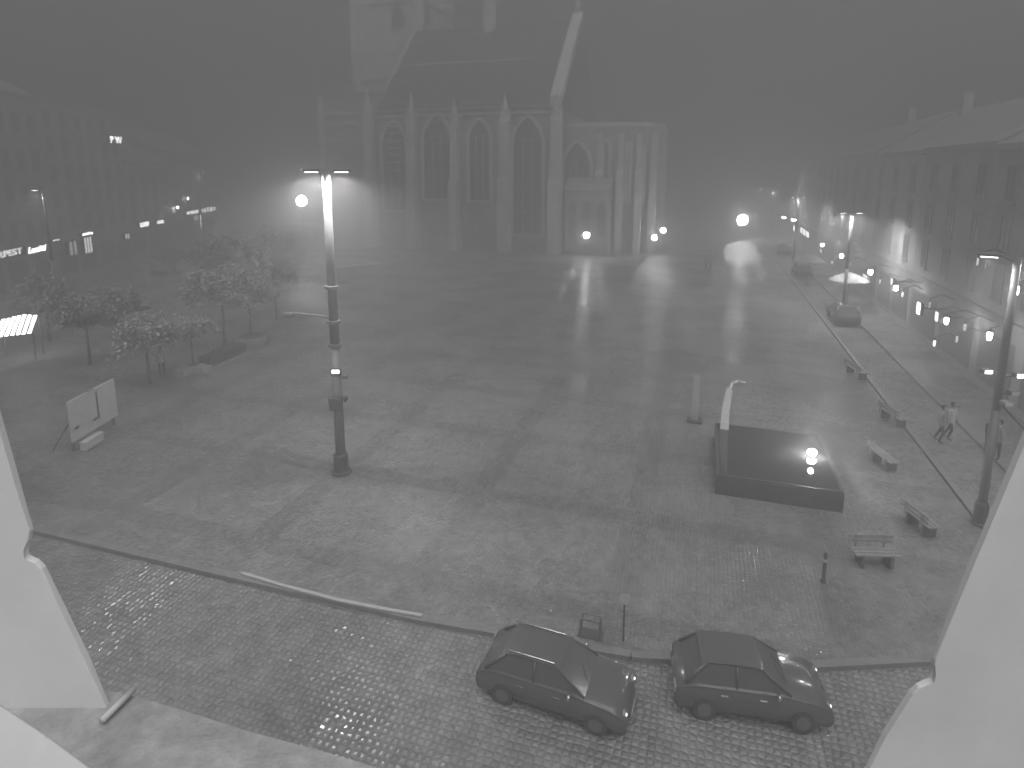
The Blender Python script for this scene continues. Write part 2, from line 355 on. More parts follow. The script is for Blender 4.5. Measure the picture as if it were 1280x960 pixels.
# the two pale banners hung on the wall
for (x0, y0, x1, y1, lab, u) in ((427, 234, 444, 246, 'wide pale banner hung on the west end of the cathedral beside the lit mast', U0-.6), (489, 234, 503, 249, 'square pale banner with lines of print hung between the nave buttresses', U0-2.2)):
    v0, z1 = on_u(x0, y0, u); v1, z0 = on_u(x1, y1, u)
    t = thing('banner', lab, 'banner', G(u, (v0+v1)/2, z0), -A)
    w = (v1-v0)/2; h = z1-z0
    b = MB(); b.box((-w, -.04, 0), (w, .02, h), .01); b.build('sheet', M['panel'], t)
    b = MB()
    for k in range(5 if x0 > 450 else 2): b.box((-w*.75, -.055, h*(.18+.16*k)), (w*(.7-.1*(k % 2)), -.041, h*(.18+.16*k)+.07))
    b.build('print', M['ink'] if x0 > 450 else M['stone'], t)
    b = MB(); b.tube((-w-.1, 0, h+.05), (w+.1, 0, h+.05), .05)
    for s in (-1, 1): b.tube((s*w, 0, h+.05), (s*w, u*0+ (1.0 if x0 < 450 else 2.25), h+.25), .03)
    b.build('bracket', M['dsteel'], t)

# ------------------------------------------------------------------ lamp masts
def luminaire(parent, tip, d, length, power, lens_m, base_name='luminaire', real=True):
    d = Vector(d).normalized(); side = Vector((-d.y, d.x, 0))
    b = MB(); prof = []
    rot = Matrix(((d.x, side.x, 0, 0), (d.y, side.y, 0, 0), (0, 0, 1, 0), (0, 0, 0, 1)))
    b.box((tip-Vector((length/2, .13, .06))), (tip+Vector((length/2, .13, .06))), .045, rot)
    o = b.build(base_name, M['steel'], parent)
    b = MB(); b.box((tip-Vector((length*.36, .09, .075))), (tip+Vector((length*.36, .09, -.052))), 0, rot); b.build('lens', lens_m, o)
    if real: point('lamp_light', tip+Vector((0, 0, -.16)), power, .09, parent, 177)
    return o
def mast(name, label, loc, h, arms, rz=0, r=.13, power=600, group='lamp masts on the square', lens=None):
    t = thing(name, label, 'lamp mast', loc, rz, group)
    b = MB(); b.path([(0, 0, 0), (0, 0, h*.45), (0, 0, h)], [r, r*.9, r*.74], 14); b.build('pole', M['steel'], t, smooth=True)
    b = MB(); b.lathe([(r*2.0, -.02), (r*2.0, .06), (r*1.5, .1), (r*1.45, .75), (r*1.15, .85)], n=14); b.build('foot', M['dsteel'], t)
    for d, L_ in arms:
        dv = Vector((*d, 0)).normalized()
        b = MB(); b.path([Vector((0, 0, h-.18)), Vector((0, 0, h-.05))+dv*.25, Vector((0, 0, h+.05))+dv*L_], [.045, .04, .035], 8); ar = b.build('arm', M['steel'], t)
        luminaire(t, Vector((0, 0, h+.03))+dv*(L_+.22), dv, .62, power, lens or M['lens'])
    return t
# the tall mast in the square
mb = P(427, 590); hm = at_depth(411, 214, mb.y).z
mm = mast('lamp_mast', 'tall pale lamp mast nearest the camera with a bright glowing top and a side arm', (mb.x, mb.y, 0), hm, [((-1, .15), .34), ((1, .1), .34)], r=.2, power=1250)
def zm(y, Y=mb.y): return at_depth(415, y, Y).z
for y in (359, 402, 431):
    b = MB(); z = zm(y); b.lathe([(.17, z-.07), (.27, z-.05), (.27, z+.05), (.17, z+.07)], n=14); b.build('collar', M['steel'], mm)
b = MB(); z = zm(398); b.path([(0, 0, z), (-.9, .5, z+.02), (-2.05, 1.1, z-.02)], [.05, .04, .03]); b.build('bracket_arm', M['steel'], mm)
b = MB(); b.box((-2.32, .98, z-.22), (-1.92, 1.2, z-.02), .04); b.build('camera_housing', M['dsteel'], mm)
z = zm(463)
b = MB(); b.box((-.14, -.3, z-.14), (.26, -.16, z+.16), .03); o = b.build('floodlight', M['dsteel'], mm)
b = MB(); b.box((-.08, -.32, z-.02), (.2, -.299, z+.12)); b.build('lens', M['spot_lens'], o)
b = MB(); b.path([(.1, -.05, z-.08), (.34, -.12, z-.16)], [.03, .03]); b.box((.26, -.26, z-.28), (.46, -.04, z-.12), .03); b.build('loudspeaker', M['steel'], mm)
z = zm(497)
for s in (-1, 1):
    b = MB(); b.tube((s*.17, -.02, z), (s*.36, -.1, z-.03), .06, .13, 12); b.build('loudspeaker', M['dsteel'], mm)
b = MB(); b.box((-.26, -.34, z-.42), (.24, -.14, z+.08), .02); b.build('switch_box', M['dsteel'], mm)
# the mast by the right edge
rb = P(1224, 655); hr = at_depth(1274, 322, rb.y).z
rm = mast('lamp_mast', 'lamp mast at the right edge with small floodlights half way up', (rb.x, rb.y, 0), hr, [((-.8, .6), .5), ((.9, .3), .5)], r=.14, power=260)
def zr(y): return at_depth(1250, y, rb.y).z
z = zr(466)
for k, (dx, dy, zz_, lit) in enumerate(((.35, -.25, z, 1), (-.35, .2, z-.02, 1), (.3, -.2, z-.62, 0), (.05, -.3, z-.95, 0))):
    b = MB(); b.path([(0, 0, zz_-.12), (dx, dy, zz_)], [.035, .03]); b.box((dx-.16, dy-.12, zz_-.06), (dx+.16, dy+.1, zz_+.1), .03); o = b.build('floodlight', M['steel'], rm)
    b = MB(); b.box((dx-.12, dy-.14, zz_-.04), (dx+.12, dy-.121, zz_+.07)); b.build('lens', M['lens'] if k == 0 else M['spot_lens'] if lit else M['panel'], o)
b = MB(); b.path([(0, 0, zr(500)), (.9, -.5, zr(540))], [.03, .03]); b.build('stay', M['dsteel'], rm)
# receding row on the right
row = [(G(56.2, 11.6), 8.5, 'second lamp mast of the right row, its bright top over the parked cars'), (G(87.3, 11.6), 8.5, 'third lamp mast of the right row, standing over the lit shop windows'),
       (G(119, 11.6), 8.5, 'fourth lamp mast of the right row, small and far off'), (G(151, 11.8), 8.5, 'farthest lamp mast of the right row, above the big floodlight glare')]
first = None
for p, h, lab in row:
    if first is None: first = mast('street_lamp', lab, p, h, [((-1, .1), .5), ((1, .1), .4)], rz=0, r=.15, power=2000, group='lamp masts in the right row'); first['category'] = 'street lamp'
    else: dup(first, p, 0, lab)
for x, y, D, lab, arms in ((53, 236, 49, 'lone lamp mast far left before the left facades', 1), (247, 213, 90, 'lamp mast standing before the long lit shop sign', 2), (377, 205, 104, 'lamp mast behind the floodlight glare by the market canopy', 2)):
    p = at_depth(x, y, D); t = mast('street_lamp', lab, (p.x, p.y, 0), p.z-.1, [((-1, .1), .5), ((1, .1), .4)][:arms], r=.12, power=450, group='lamp masts on the left street'); t['category'] = 'street lamp'

# floodlights on stands that glare at the camera
def flood(x, y, D, lab, m, power, r, tall=None):
    p = at_depth(x, y, D); t = thing('floodlight', lab, 'floodlight', (p.x, p.y, 0), 0, 'floodlights glaring in the fog'); h = p.z
    b = MB(); b.tube((0, .1, 0), (0, .1, h), .05); 
    for k in range(3): a = k*2*PI/3; b.tube((0, .1, min(.6, h*.5)), (.5*math.cos(a), .1+.5*math.sin(a), 0), .025)
    b.build('stand', M['dsteel'], t)
    b = MB(); b.box((-r*1.25, -.02, h-r*1.1), (r*1.25, .26, h+r*1.1), .04); hd = b.build('lamp_head', M['dsteel'], t)
    b = MB(); b.ball((0, -.02, h), r, (1, .35, 1), 12); b.build('glass', m, hd, smooth=True)
    point('flood_light', (0, -.35, h), power, .15, t)
flood(928, 275, 108, 'largest glaring floodlight far down the square before the right lamp row', M['flood'], 11000, .95)
flood(377, 251, 86, 'glaring floodlight above the pale market canopy on the left', M['flood'], 2600, .72)
flood(733, 294, 83, 'single floodlight at the foot of the choir wall', M['flood_small'], 1500, .42)
flood(818, 297, 84, 'lower left floodlight of the close pair beyond the choir', M['flood_small'], 800, .38)
flood(829, 288, 86, 'upper right floodlight of the close pair beyond the choir', M['flood_small'], 800, .38)

# ------------------------------------------------------------------ houses
wm = MB(); wm.box((-.6, -.06, 0), (.6, .02, .12)); wm.box((-.6, -.06, 1.88), (.6, .02, 2.0)); wm.box((-.6, -.06, .12), (-.5, .02, 1.88)); wm.box((.5, -.06, .12), (.6, .02, 1.88)); wm.box((-.04, -.05, .12), (.04, .02, 1.88)); wm.box((-.72, -.14, -.14), (.72, .0, -.003))
WM = wm.mesh('window', M['trim'])
pm = MB(); pm.box((-.5, -.03, .12), (.5, -.005, 1.88)); PM = pm.mesh('pane', M['house_glass'])
def house(label, loc, rz, w, dep, h, wallm, rows, cols, style='eave', group='houses around the square', shop='dark', roof_h=4.0):
    t = thing('town_house', label, 'house', loc, rz, group)
    b = MB(); b.box((0, 0, -.2), (w, dep, h)); b.build('wall', wallm, t)
    b = MB(); b.box((-.0, -.25, h), (w, .2, h+.35)); b.build('cornice', M['trim'], t)
    b = MB(); b.box((0, -.12, 4.1), (w, -.002, 4.4)); b.build('string_course', M['trim'], t)
    b = MB()
    if style == 'gable':
        b.prism([(.1, .2, h), (w-.1, .2, h), (w/2, .2, h+roof_h)], (0, dep-.4, 0)); rf = b.build('roof', M['tile'], t)
        b = MB(); q = [(0, 0, h+.36), (w, 0, h+.36), (w, 0, h+roof_h*.25), (w*.8, 0, h+roof_h*.35), (w*.76, 0, h+roof_h*.7), (w*.6, 0, h+roof_h*.78), (w*.57, 0, h+roof_h*1.12), (w*.5, 0, h+roof_h*1.22), (w*.43, 0, h+roof_h*1.12), (w*.4, 0, h+roof_h*.78), (w*.24, 0, h+roof_h*.7), (w*.2, 0, h+roof_h*.35), (0, 0, h+roof_h*.25)]
        b.prism(q, (0, .35, 0)); b.build('gable', wallm, t)
    elif style == 'flat':
        b.box((-.1, -.3, h+.36), (w+.1, dep, h+.8)); rf = b.build('roof', M['tile'], t)
    else:
        b.prism([(0, -.2, h+.36), (0, dep*.5, h+roof_h), (0, dep, h+.36)], (w, 0, 0)); rf = b.build('roof', M['tile'], t)
        b = MB(); b.box((w*.3, dep*.4, h+roof_h-1), (w*.3+.9, dep*.4+.7, h+roof_h+1.2)); b.build('chimney', M['house_b'], rf)
    for r in range(rows):
        for c in range(cols):
            o = link('window', WM, t, ((c+.5)*w/cols, -.0, 5.1+r*(h-5.2)/rows)); link('pane', PM, o)
    b = MB(); n = max(2, int(w/4))
    for k in range(n): x0 = w*k/n+.5; b.box((x0, -.04, .5), (x0+w/n-1.0, -.005, 3.3))
    b.build('shopfront', {'dark': M['house_glass'], 'soft': M['soft_window'], 'lit': M['lit_window']}[shop], t)
    return t
# left street: the facade line
F0, F1 = Vector((-46.5, 47, 0)), Vector((-55.5, 112, 0)); fd = (F1-F0).normalized(); frz = math.atan2(fd.y, fd.x)
fn = Vector((math.sin(frz), -math.cos(frz), 0))
def on_left(x, y, off=0.0):
    d = ray(x, y); o = F0+fn*off; t = o.dot(fn)/d.dot(fn); p = d*t+Vector((0, 0, CH)); return (p-o).dot(fd), p.z
sx = lambda x: on_left(x, 260)[0]
segs = [(-45, 62, 120, 'house_b', 'eave', 'grey house at the left edge above the long lit shop name', 4, 5), (62, 160, 128, 'house_b', 'flat', 'flat-roofed block carrying two small lit letters near its top', 5, 6), (160, 215, 175, 'house_b', 'eave', 'grey house behind the two short glowing signs', 3, 4), (215, 268, 168, 'house_a', 'eave', 'house with a glowing double sign at the far end of the left street', 3, 4)]
for x0, x1, ty, m_, st, lab, rw, cl in segs:
    s0, s1 = sx(x0), sx(x1); h = on_left((x0+x1)/2, ty)[1]-(3.5 if st == 'eave' else .8)
    if x1 <= 62: h = on_left(111, 128)[1]-.8
    house(lab, F0+fd*s0, frz, s1-s0-.05, 14, h, M[m_], rw, cl, st, shop='dark')
# gabled houses closing the left street
UN = 121.0
for x0, x1, ty, lab, m_ in ((268, 303, 205, 'left one of two gabled houses beyond the parked cars', 'house_c'), (303, 337, 205, 'right one of two gabled houses beyond the parked cars', 'house_a'), (337, 407, 190, 'broad eaved house behind the market canopy and floodlight', 'house_b')):
    v0, _ = on_u(x0, 280, UN); v1, z = on_u(x1, ty, UN)
    house(lab, G(UN, v0), -A, v1-v0-.05, 12, z-(0 if x0 < 330 else 3.5), M[m_], 3, 4 if x0 < 330 else 6, 'gable' if x0 < 330 else 'eave', roof_h=4.6 if x0 < 330 else 4)
# right street
u = 196.0; rr = math.atan2(-CA, -SA); i = 0
names = ['first', 'second', 'third', 'fourth', 'fifth', 'sixth', 'seventh', 'eighth', 'ninth', 'tenth', 'eleventh', 'twelfth']
ws_ = [19, 16, 18, 15, 17, 14, 16, 15, 14, 12, 10]
looks = ['dim pale', 'dim grey', 'light plastered', 'grey eaved', 'pale plastered', 'dull grey', 'light', 'tall grey', 'pale', 'mid grey', 'light grey']
for i, w in enumerate(ws_):
    house(f'{looks[i]} house of the right row, {names[len(ws_)-1-i]} from the near right end of the row', G(u, 15.2), rr, w-.05, 12, 13+(i*37 % 5)*.06, M[['house_a', 'house_b', 'house_c'][i % 3]], 3, max(3, w//4), shop='dark', group='houses of the right row')
    u -= w
# far end of the square
for x0, x1, ty, lab in ((822, 878, 232, 'faint far house between the choir and the big floodlight'), (878, 938, 238, 'faint far house right behind the big floodlight')):
    v0, _ = on_u(x0, 260, 205); v1, z = on_u(x1, ty, 205)
    house(lab, G(205, v0), -A, v1-v0-.05, 12, z-3, M['house_b'], 2, 5)

# lit lettering and signs on the left facade
def sign_at(name, x0, x1, y0, y1, lab, txt=None, m_='lit_sign', off=.5, shear=0.0, group='lit shop signs on the left street', n=0):
    """backed sign with raised lit letters, hung on the left facade"""
    s0, zz0 = on_left(x0, y0, off); s1, zz1 = on_left(x1, y1, off)
    z = min(zz0, zz1) if n else (zz0+zz1)/2
    t = thing(name, lab, 'shop sign', F0+fn*off+fd*s0+Vector((0, 0, z)), frz, group)
    W = s1-s0; Hh = abs(on_left((x0+x1)/2, y0, off)[1]-on_left((x0+x1)/2, y1, off)[1]) if n else 0
    return t, W, Hh
def letters(x0, x1, yb, ph, txt, lab, m_='lit_sign', shear=0.0):
    s0, z0 = on_left(x0, yb, .35); s1, z1 = on_left(x1, yb, .35); zt = on_left((x0+x1)/2, yb-ph, .35)[1]; zb = on_left((x0+x1)/2, yb, .35)[1]
    W, Hh = s1-s0, zt-zb
    t = thing('shop_sign', lab, 'shop sign', F0+fn*.35+fd*s0+Vector((0, 0, zb)), frz, 'lit shop signs on the left street')
    me = text_mesh(txt, 1, .04, M[m_], shear)
    xs = [v.co.x for v in me.vertices]; ys = [v.co.y for v in me.vertices]
    k, ky = W/(max(xs)-min(xs)), Hh/(max(ys)-min(ys))
    me.transform(Matrix.Diagonal((k, ky, 1, 1)) @ Matrix.Translation((-min(xs), -min(ys), 0))); me.transform(Matrix.Rotation(PI/2, 4, 'X'))
    o = link('lettering', me, t, (0, -.12, 0))
    b = MB(); b.box((-.15, -.05, -.12), (W+.15, .3, Hh+.12), .02); b.build('backing', M['dsteel'], t)
    return t
def panel(x0, x1, y0, y1, lab, m_='lit_sign', strips=None, off=.35):
    s0, _ = on_left(x0, y0, off); s1, _ = on_left(x1, y0, off); xm = (x0+x1)/2; zt, zb = on_left(xm, y0, off)[1], on_left(xm, y1, off)[1]
    t = thing('lit_sign', lab, 'lit sign', F0+fn*off+fd*s0+Vector((0, 0, zb)), frz, 'lit signs on the left street')
    W, Hh = s1-s0, zt-zb
    b = MB(); b.box((0, -.1, 0), (W, .33, Hh), .02); b.build('case', M['dsteel'], t)
    b = MB()
    if strips:
        for k in range(strips): b.box((W*(k+.12)/strips, -.14, .05), (W*(k+.7)/strips, -.101, Hh-.05))
    else: b.box((.06, -.14, .06), (W-.06, -.101, Hh-.06), .01)
    b.build('lit_face', M[m_], t)
letters(-14, 27, 321, 8, 'GRPEST', 'long dim lit shop name cut off by the left edge', 'dim_sign')
letters(34, 57, 315, 8, 'Lamitti', 'bright slanted script shop name above the left street', 'lit_sign', .3)
panel(64, 73, 298.5, 302, 'short plain light bar right of the bright script name', 'dim_sign')
panel(84, 95, 301, 319, 'dim square shop window sign left of the three bright columns', 'soft_window', 2)
panel(101, 115, 290, 294.5, 'bright horizontal light bar over three light columns', 'lit_sign')
panel(103, 113, 296, 317, 'three narrow upright light columns under the bright bar', 'dim_sign', 3)
panel(155, 161, 292, 299, 'small dim lit box low by the street left of the two short signs', 'lit_window', 2)
panel(173, 185, 277, 284, 'wider one of two short glowing signs on the grey house', 'lit_sign')
panel(195, 204, 275, 280, 'narrower tilted one of two short glowing signs on the grey house', 'lit_sign')
panel(232, 247, 263, 268, 'left half of the long glowing sign at the end of the street', 'lit_sign')
panel(249, 269, 259, 265, 'right half of the long glowing sign at the end of the street', 'lit_sign', 5)
panel(241, 247, 269, 275, 'small lit square under the long glowing sign', 'lit_window')
panel(249, 252, 268, 286, 'narrow upright light strip under the long glowing sign', 'lit_sign')
letters(137.5, 151.5, 179, 8.5, 'P W', 'two small bright letters high on the flat-roofed block', 'lit_sign')
def lantern(p, lab, group, arm=None, m_='lit', r=.16):
    t = thing('wall_lantern', lab, 'lantern', p, 0, group)
    b = MB(); b.lathe([(r*.55, -.2), (r, -.1), (r*1.05, .12), (r*.5, .24)], n=10); b.build('glass', M[m_], t, smooth=True)
    b = MB(); b.lathe([(r*1.3, .2), (r*1.2, .26), (.03, .42)], n=10)
    if arm is not None: b.path([(0, 0, .4), Vector(arm)*.5+Vector((0, 0, .5)), arm], [.03, .03, .03], 6)
    b.build('bracket', M['dsteel'], t)
for x, y, lab in ((202, 277, None), (222, 259, 'round wall lantern high left of the long glowing sign'), (235, 248, 'smaller wall lantern above the long glowing sign')):
    if lab:
        s, z = on_left(x, y, .6); lantern(F0+fn*.6+fd*s+Vector((0, 0, z)), lab, 'lanterns on the left street', fn*-.62)
# lanterns along the right facade: v = 13.6 plane
first_l = None
for x, y, lab, r in ((980, 272, 'farthest lantern of the right facade, left of the third lamp mast', .3), (992, 275, 'lantern of the right facade under the third lamp mast', .3), (1028, 306, 'lantern of the right facade just right of the lit shop windows', .19), (1052, 320, 'lantern of the right facade left of the cafe parasol pair', .16), (1088, 340, 'bright lantern beside a lit doorway on the right facade', .16),
                  (1120, 360, 'lantern beneath a short light strip on the right facade', .13), (1183, 401, 'lantern nearer on the right facade, with two glints beside it', .1), (1237, 420, 'nearest big lantern of the right facade above the strolling people', .1), (1271, 363, 'small high lantern at the right picture edge', .07)):
    u_, z = on_v(x, y, 13.6); lantern(G(u_, 13.6, z), lab, 'lanterns along the right facade', Vector((1.6*CA, -1.6*SA, .4)), 'lit', r)
for k, (x, y, lab) in enumerate(((953, 287, 'tiny light just right of the big floodlight'), (978, 288, 'tiny light below the farthest right lantern'), (984, 291, 'tiny light left of the far upright light columns'), (1040, 328, 'faint small lantern between the two round lanterns past the light columns'), (1063, 330, 'faint small lantern above the nearer cafe parasol'), (1082, 347, 'small low light left of the bright doorway lantern'),
                  (1128, 368, 'small low light right of the lantern under the light strip'), (1162, 381, 'faint small light right of the tall upright light strip'), (1173, 396, 'small light left of the nearer lantern with glints'), (1168, 429, 'small low light by the pavement below the nearer lantern'), (1196, 424, 'faint low light between the two nearest lanterns'), (1222, 327, 'faint small light high on the right facade'), (1100, 352, 'small light between doorway lantern and light strip'), (1206, 409, 'small light left of the nearest big lantern'))):
    u_, z = on_v(x, y, 13.9); lantern(G(u_, 13.9, z), lab, 'small lights along the right facade', Vector((1.3*CA, -1.3*SA, .4)), 'soft_window' if k % 3 else 'dim_sign', (.035+.012*(k*7 % 4))*max(1, u_/45))
def vstrip(x0, x1, y0, y1, lab, m_, v=13.9, n=1):
    u0, zt = on_v(x0, y0, v); u1, zb = on_v(x1, y1, v); um = (u0+u1)/2
    t = thing('lit_sign', lab, 'lit sign', G(um, v, zb), rr, 'lit signs on the right street')
    W, Hh = abs(u1-u0)/2, zt-zb
    b = MB(); b.box((-W-.06, -.05, -.05), (W+.06, .1, Hh+.05)); b.box((-.04, .1, Hh*.5), (.04, 1.28, Hh*.5+.08)); b.build('case', M['dsteel'], t)
    for k in range(n): b = MB(); b.box((-W+2*W*(k+.12)/n, -.09, 0), (-W+2*W*(k+.78)/n, -.051, Hh)); b.build('lit_face', M[m_], t)
vstrip(1001, 1012, 284, 298, 'group of bright upright light columns of a far shop window on the right', 'lit_sign', 14.2, 3)
vstrip(992.5, 995.5, 281, 290, 'narrow light strip under the farthest right lanterns', 'lit_sign')
vstrip(961, 965, 286, 293, 'tiny far lit panel beside the big floodlight', 'lit_window')
vstrip(1079, 1087, 341, 350, 'dim lit doorway panel left of the bright lantern', 'lit_window')
vstrip(1115, 1117, 347, 357, 'short upright light strip above a lantern', 'lit_window')
vstrip(1148, 1151.5, 377, 394, 'tall upright light strip between two lanterns on the right facade', 'lit_sign')
vstrip(1171, 1174, 389, 403, 'dim upright strip left of the nearer lantern', 'lit_window')
vstrip(1026, 1028, 311, 316, 'tiny lit panel below the first near lantern', 'lit_window')

# ------------------------------------------------------------------ cafe parasols by the right facade
def parasol(p, lab, r=1.6, z=2.6, group='cafe parasols by the right facade'):
    t = thing('cafe_parasol', lab, 'parasol', p, 0, group)
    b = MB(); b.lathe([(r, z-.02), (r*.98, z+.02), (r*.5, z+.42), (.06, z+.68)], n=10); b.build('canopy', M['canvas'], t)
    b = MB(); b.tube((0, 0, 0), (0, 0, z+.75), .035); b.lathe([(.35, 0), (.35, .08), (.05, .12)]); b.build('pole', M['dsteel'], t)
for x, y, lab in ((1062, 343, 'pale cafe parasol below a lantern, nearer one of the pair'), (1012, 320, 'pale cafe parasol farther down the right facade')):
    parasol(P(x, y, 3.1)*Vector((1, 1, 0)) if False else Vector((P(x, y, 3.1).x, P(x, y, 3.1).y, 0)), lab)

# ------------------------------------------------------------------ market canopy on the left
p = at_depth(369, 292, 92); p.z = 0
t = thing('market_canopy', 'pale market stall canopy under the floodlight glare on the left', 'market stall', p, -A*.3)
b = MB(); zt = at_depth(369, 279, 92).z
b.prism([(-2.9, -1.5, zt-.9), (-2.5, -1.5, zt-.25), (-.6, -1.5, zt), (2.9, -1.5, zt-.05), (2.9, -1.5, zt-.3), (-.5, -1.5, zt-.25), (-2.3, -1.5, zt-.5), (-2.6, -1.5, zt-.95)], (0, 3, 0)); b.build('roof', M['canvas'], t)
for x in (-2.4, 2.4):
    for y in (-1.4, 1.4): b = MB(); b.tube((x, y, 0), (x, y, zt-.4), .05); b.build('leg', M['steel'], t)
b = MB(); b.box((-2.0, -1.2, .0), (2.2, -.6, 1.0), .03); b.build('counter', M['canvas'], t)
b = MB(); b.box((-2.1, 1.2, 1.0), (2.2, 1.3, zt-.4)); b.build('back_wall', M['canvas'], t)

# ------------------------------------------------------------------ trees
def make_tree(h, cr, cz, squash, leaves, seed, trunk_r=.12):
    rnd = random.Random(seed)
    b = MB(); pts = [Vector((0, 0, -.1)), Vector((rnd.uniform(-.06, .06), rnd.uniform(-.06, .06), cz*.55)), Vector((rnd.uniform(-.1, .1), rnd.uniform(-.1, .1), cz))]
    b.path(pts, [trunk_r, trunk_r*.8, trunk_r*.5], 8)
    tips = []
    for k in range(11):
        a = rnd.uniform(0, 2*PI); el = rnd.uniform(-.1, .9); L_ = cr*rnd.uniform(.55, .95)
        s = Vector((0, 0, cz*rnd.uniform(.72, .98)))
        e = Vector((0, 0, cz))+Vector((math.cos(a)*math.cos(el)*L_, math.sin(a)*math.cos(el)*L_, math.sin(el)*L_*squash)); tips.append(e)
        mid = (s+e)/2+Vector((0, 0, -.1)); b.path([s, mid, e], [trunk_r*.42, trunk_r*.28, .015], 5)
    tm = b.mesh('trunk', M['bark'], True)
    bm = bmesh.new()
    cl = tips+[Vector((0, 0, cz+cr*squash*rnd.uniform(-.2, .8)))+Vector((rnd.gauss(0, .4), rnd.gauss(0, .4), 0))*cr for _ in range(10)]
    for _ in range(leaves):
        c = rnd.choice(cl); q = Vector((rnd.gauss(0, 1), rnd.gauss(0, 1), rnd.gauss(0, .8)))*cr*.20
        p = c+q; n = Vector((rnd.gauss(0, 1), rnd.gauss(0, 1), rnd.gauss(.6, 1))).normalized(); x = n.orthogonal().normalized(); x.rotate(Matrix.Rotation(rnd.uniform(0, 6.3), 3, n)); y = n.cross(x); s = rnd.uniform(.08, .16)
        bm.faces.new([bm.verts.new(p+x*s*1.3), bm.verts.new(p+y*s*.7), bm.verts.new(p-x*s*1.3), bm.verts.new(p-y*s*.7)])
    cm = bpy.data.meshes.new('crown'); bm.to_mesh(cm); bm.free(); cm.materials.append(M['leaf'])
    return tm, cm
variants = [make_tree(5, 1.75, 3.3, .95, 5200, 1), make_tree(4, 1.45, 3.0, .5, 4200, 2, .08), make_tree(6, 2.0, 4.1, .95, 7000, 3, .13)]
def tree(px, py, k, sc, lab, rz=0.0):
    p = P(px, py); t = thing('tree', lab, 'tree', p, rz, 'trees along the left side of the square'); t.scale = (sc,)*3
    link('trunk', variants[k][0], t); link('crown', variants[k][1], t)
tree(188, 480, 0, .8, 'tall leafy young tree left of the pale-coated person')
tree(242, 462, 1, .82, 'small flat-crowned tree in a cross-shaped planter', 1)
tree(282, 432, 2, .92, 'broad tree behind the clipped hedge', 2)
tree(315, 430, 2, .86, 'tree with a slim bare trunk rising from the oval planter', 3)
tree(346, 400, 2, .95, 'tree at the right end of the left row', 4)
tree(300, 372, 2, 1.0, 'rear tree in the middle of the left row', 5)
tree(264, 368, 0, 1.1, 'rear tree whose dark edge stands against the bright wet street', .7)
tree(352, 352, 0, 1.2, 'small far tree at the right back of the row', 1.7)
tree(150, 428, 0, .8, 'tree left of the row near the left street', 2.5)
tree(62, 425, 2, .75, 'spreading tree by the glowing glass canopy', 3.3)
tree(113, 455, 2, .72, 'dark broad tree behind the white hoarding', 4.6)

# planters, hedge
def planter(px, py, r, h, lab, sq=False):
    p = P(px, py); t = thing('planter', lab, 'planter', p, -A, 'planters along the left side of the square')
    b = MB()
    if sq: b.box((-r, -r*.35, 0), (r, r*.35, h), .03); b.box((-r*.35, -r, .002), (r*.35, r, h-.003), .03)
    else: b.lathe([(r*.75, 0), (r, h*.6), (r*1.02, h), (r*.92, h), (r*.9, h-.08)], n=24)
    b.build('bowl', M['planter'], t, smooth=False)
    b = MB(); b.lathe([(r*(.3 if sq else .88), h-.09), (r*(.28 if sq else .7), h+.05), (.1, h+.12)], n=16); b.build('soil', M['hedge'], t)
planter(315, 433, 1.0, .75, 'oval concrete planter around the slim bare trunk')
planter(242, 464, 1.1, .4, 'cross-shaped planter under the small flat-crowned tree', True)
p0, p1 = P(258, 462), P(302, 442); d = p1-p0
t = thing('hedge', 'low clipped hedge running below the broad trees', 'hedge', p0, math.atan2(d.y, d.x))
b = MB(); b.box((0, -.4, 0), (d.length, .5, .75), .08)
bmesh.ops.subdivide_edges(b.bm, edges=list(b.bm.edges), cuts=6, use_grid_fill=True)
for v in b.bm.verts: v.co += Vector((random.uniform(-.06, .06), random.uniform(-.06, .06), random.uniform(-.05, .06)))
b.build('foliage', M['hedge'], t)
b = MB(); b.box((-.1, -.5, 0), (d.length+.1, -.42, .2)); b.build('edging', M['planter'], t)
# low wall panel at (445,340)
p0, p1 = P(424, 352), P(476, 346); d = p1-p0
t = thing('low_wall', 'low pale wall right of the tall mast before the cathedral', 'wall', p0, math.atan2(d.y, d.x))
b = MB(); b.box((0, 0, 0), (d.length, .4, 1.5), .03); b.build('body', M['stone'], t); b = MB(); b.box((-.05, -.05, 1.502), (d.length+.05, .45, 1.62)); b.build('coping', M['stone_pale'], t)

# ------------------------------------------------------------------ white hoarding
p0, p1 = P(92, 566), P(148, 530); d = p1-p0
t = thing('hoarding', 'white hoarding panel with a dark angular mark standing at the left edge of the square', 'hoarding', p0, math.atan2(d.y, d.x))
W = d.length; hz = at_depth(137, 473, p1.y).z; hb = .45
b = MB(); b.box((0, -.05, hb), (W, .05, hz), .012); b.build('board', M['panel'], t)
b = MB(); b.box((W*.55, -.066, hz*.42), (W*.58, -.051, hz*.93)); b.box((W*.44, -.066, hz*.38), (W*.58, -.051, hz*.42)); b.box((W*.06, -.066, hz*.42), (W*.14, -.051, hz*.47)); b.build('mark', M['ink'], t)
for x in (.15, W-.15):
    b = MB(); b.box((x-.05, .05, 0), (x+.05, .14, hz*.9)); b.tube((x, .1, hz*.6), (x, 1.0, .03), .03); b.build('leg', M['steel'], t)
b = MB(); b.box((W*.04, -.5, .02), (W*.42, -.2, .42), .02); b.build('skirt', M['panel'], t)
b = MB(); b.box((W*.4, -.07, hz+.002), (W*.52, .07, hz+.09), .02); b.build('clamp_lamp', M['lampglass'], t)

